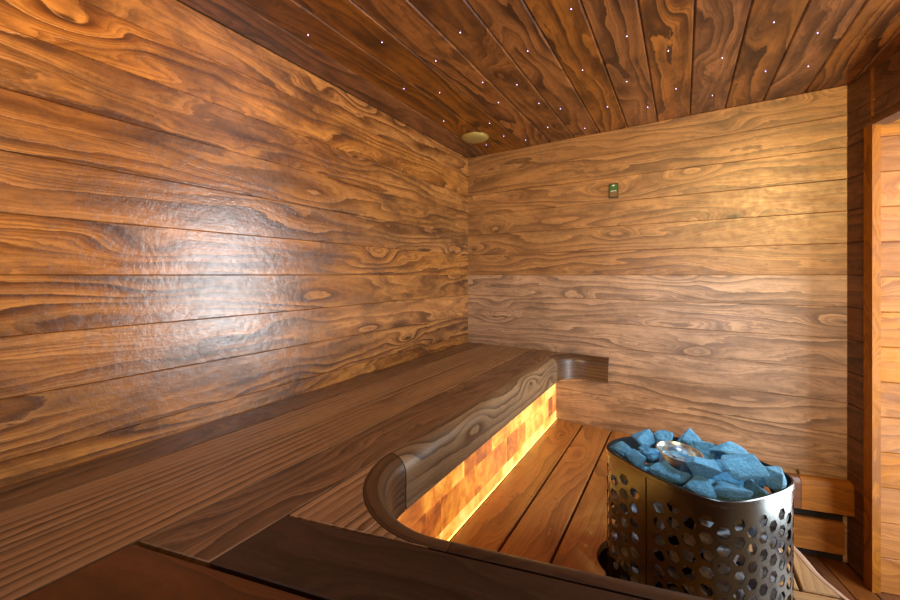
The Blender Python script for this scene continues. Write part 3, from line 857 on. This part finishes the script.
prism(mb, [(0, -.0215), (wd*.16, -.0215), (wd*.16, -.0203), (0, -.0203)], ht*.84, ht*.88, 0, .0003)
prism(mb, [(wd*-.02, -.0215), (wd*.07, -.0215), (wd*.07, -.0203), (wd*-.02, -.0203)], ht*.77, ht*.84, 0, .0003)
prism(mb, [(wd*-.14, -.0215), (wd*-.02, -.0215), (wd*-.02, -.0203), (wd*-.14, -.0203)], ht*.80, ht*.88, 0, .0003)
mb.build('dial_mark', WHITE, sen)

l5 = [(262, 71), (413, 86), (573, 66), (523, 124), (619, 168), (711, 104), (458, 181), (531, 189), (689, 173), (651, 209), (539, 247), (633, 252), (734, 211), (778, 222), (752, 260), (662, 278), (707, 286), (828, 262), (874, 218), (823, 143), (800, 18), (626, 296)]
l6 = [(80, 108), (205, 152), (80, 244), (228, 266), (22, 320), (143, 321), (367, 173), (522, 66), (653, 98), (497, 213), (625, 198), (337, 286)]
pts = [(x/2.045+180, y/2.045) for x, y in l5] + [(600+x/3, y/3) for x, y in l6]
star0 = None
for (u, v) in pts:
    d_, s_ = ray(u, v); kk = .3158/s_; p = d_*kk*S
    if star0 is None:
        star0 = thing('star_light', None, None, (0, 0, 0))
        lathe([(0, -.0035), (.0012, -.0032), (.002, -.002), (.0022, 0), (0, 0)], 12).build('lens', STAR, star0)
        lathe([(.0022, -.001), (.0036, -.0008), (.0038, 0), (.0022, 0), (.0022, -.001)], 16).build('ferrule', FERR, star0)
        s = star0
    else:
        s = star0.copy(); C.objects.link(s)
        for ch in list(star0.children): c = ch.copy(); C.objects.link(c); c.parent = s
    s.location = (p.x, p.y, ZC); s.scale = (.72+.2*kk,)*3
    tag(s, 'tiny violet-white fibre-optic star light in the dark plank ceiling', 'star light', 'star lights scattered over the ceiling')

# ------------------------------------------------------------------ lamps and added fills
def area(name, loc, target, sx, sy, power, col, spread=None):
    l = bpy.data.lights.new(name, 'AREA'); l.shape = 'RECTANGLE'; l.size = sx; l.size_y = sy; l.energy = power; l.color = col
    if spread: l.spread = spread
    o = bpy.data.objects.new(name, l); C.objects.link(o); o.location = loc
    o.rotation_euler = (Vector(target)-Vector(loc)).to_track_quat('-Z', 'Y').to_euler(); return o
wc = wall_pt(PANT+.17, ND+.003)*S
tgt = wall_pt(PANT+.17, 0)*S
area('daylight', (wc.x, wc.y, (HEAD+.12)/2), (tgt.x, tgt.y, (HEAD+.12)/2), .236*S, HEAD-.2, 56, (.82, .94, 1.0))
def bulb(name, loc, r, power, col):
    l = bpy.data.lights.new(name, 'POINT'); l.shadow_soft_size = r; l.energy = power; l.color = col
    o = bpy.data.objects.new(name, l); C.objects.link(o); o.location = loc
area('warm_lamp', (.0, -.4, 2.02), (-1.37, .75, 2.1), .5, .4, 15, (1.0, .64, .26), math.radians(110))
area('warm_wash', (.75, -.3, 2.08), (.42, YB*S, 1.8), .9, .2, 19, (1.0, .66, .22), math.radians(85))  # added fill for the warm bounced light on the upper back wall
area('front_cool_fill', (.2, YN*S+.02, 1.08), (.2, 2.4, 1.08), .9, .5, 32, (.62, .78, 1.0))  # cool fill added behind the viewer to brighten the lower back wall
mb = MB()
for x0, x1, z0, z1 in ((-.30, -.25, .78, 1.38), (.65, .70, .78, 1.38), (-.25, .65, .78, .83), (-.25, .65, 1.33, 1.38)): box(mb, x0, x1, YN*S+.001, YN*S+.03, z0, z1)
wf2 = thing('added_window', None, None, (.2, YN*S, .78)); wf2['kind'] = 'structure'; fr = mb.build('window_frame', DARKW); adopt(wf2, fr)  # frame and pane added around the fill light, not a known window
mb = MB(); box(mb, -.25, .65, YN*S+.004, YN*S+.010, .83, 1.33); pn = mb.build('window_pane', GLASS); adopt(wf2, pn)
l = bpy.data.lights.new('stone_fill_spot', 'SPOT'); l.energy = 120; l.color = (.50, .80, 1.0); l.spot_size = math.radians(17); l.spot_blend = .5; l.shadow_soft_size = .05  # cool spot added to make the heaped stones bluer and brighter
o = bpy.data.objects.new('stone_fill_spot', l); C.objects.link(o); o.location = (.35, 1.1, 2.17)
o.rotation_euler = (Vector((HC.x*S, HC.y*S, ZR)) - o.location).to_track_quat('-Z', 'Y').to_euler()
w = bpy.data.worlds.new('World'); bpy.context.scene.world = w; w.use_nodes = True
w.node_tree.nodes['Background'].inputs[0].default_value = (.8, .9, 1, 1); w.node_tree.nodes['Background'].inputs[1].default_value = .3

# ------------------------------------------------------------------ camera
cam = bpy.data.cameras.new('camera'); co = bpy.data.objects.new('camera', cam); C.objects.link(co)
cam.sensor_width = 36; cam.lens = 370/900*36; cam.shift_y = -25/900; cam.clip_start = .02
co.location = (0, 0, EYE); co.rotation_euler = (math.pi/2, 0, math.atan2(.533, .846))
sc = bpy.context.scene; sc.camera = co
sc.view_settings.view_transform = 'Standard'; sc.view_settings.look = 'None'; sc.view_settings.exposure = -.12; sc.view_settings.gamma = 1
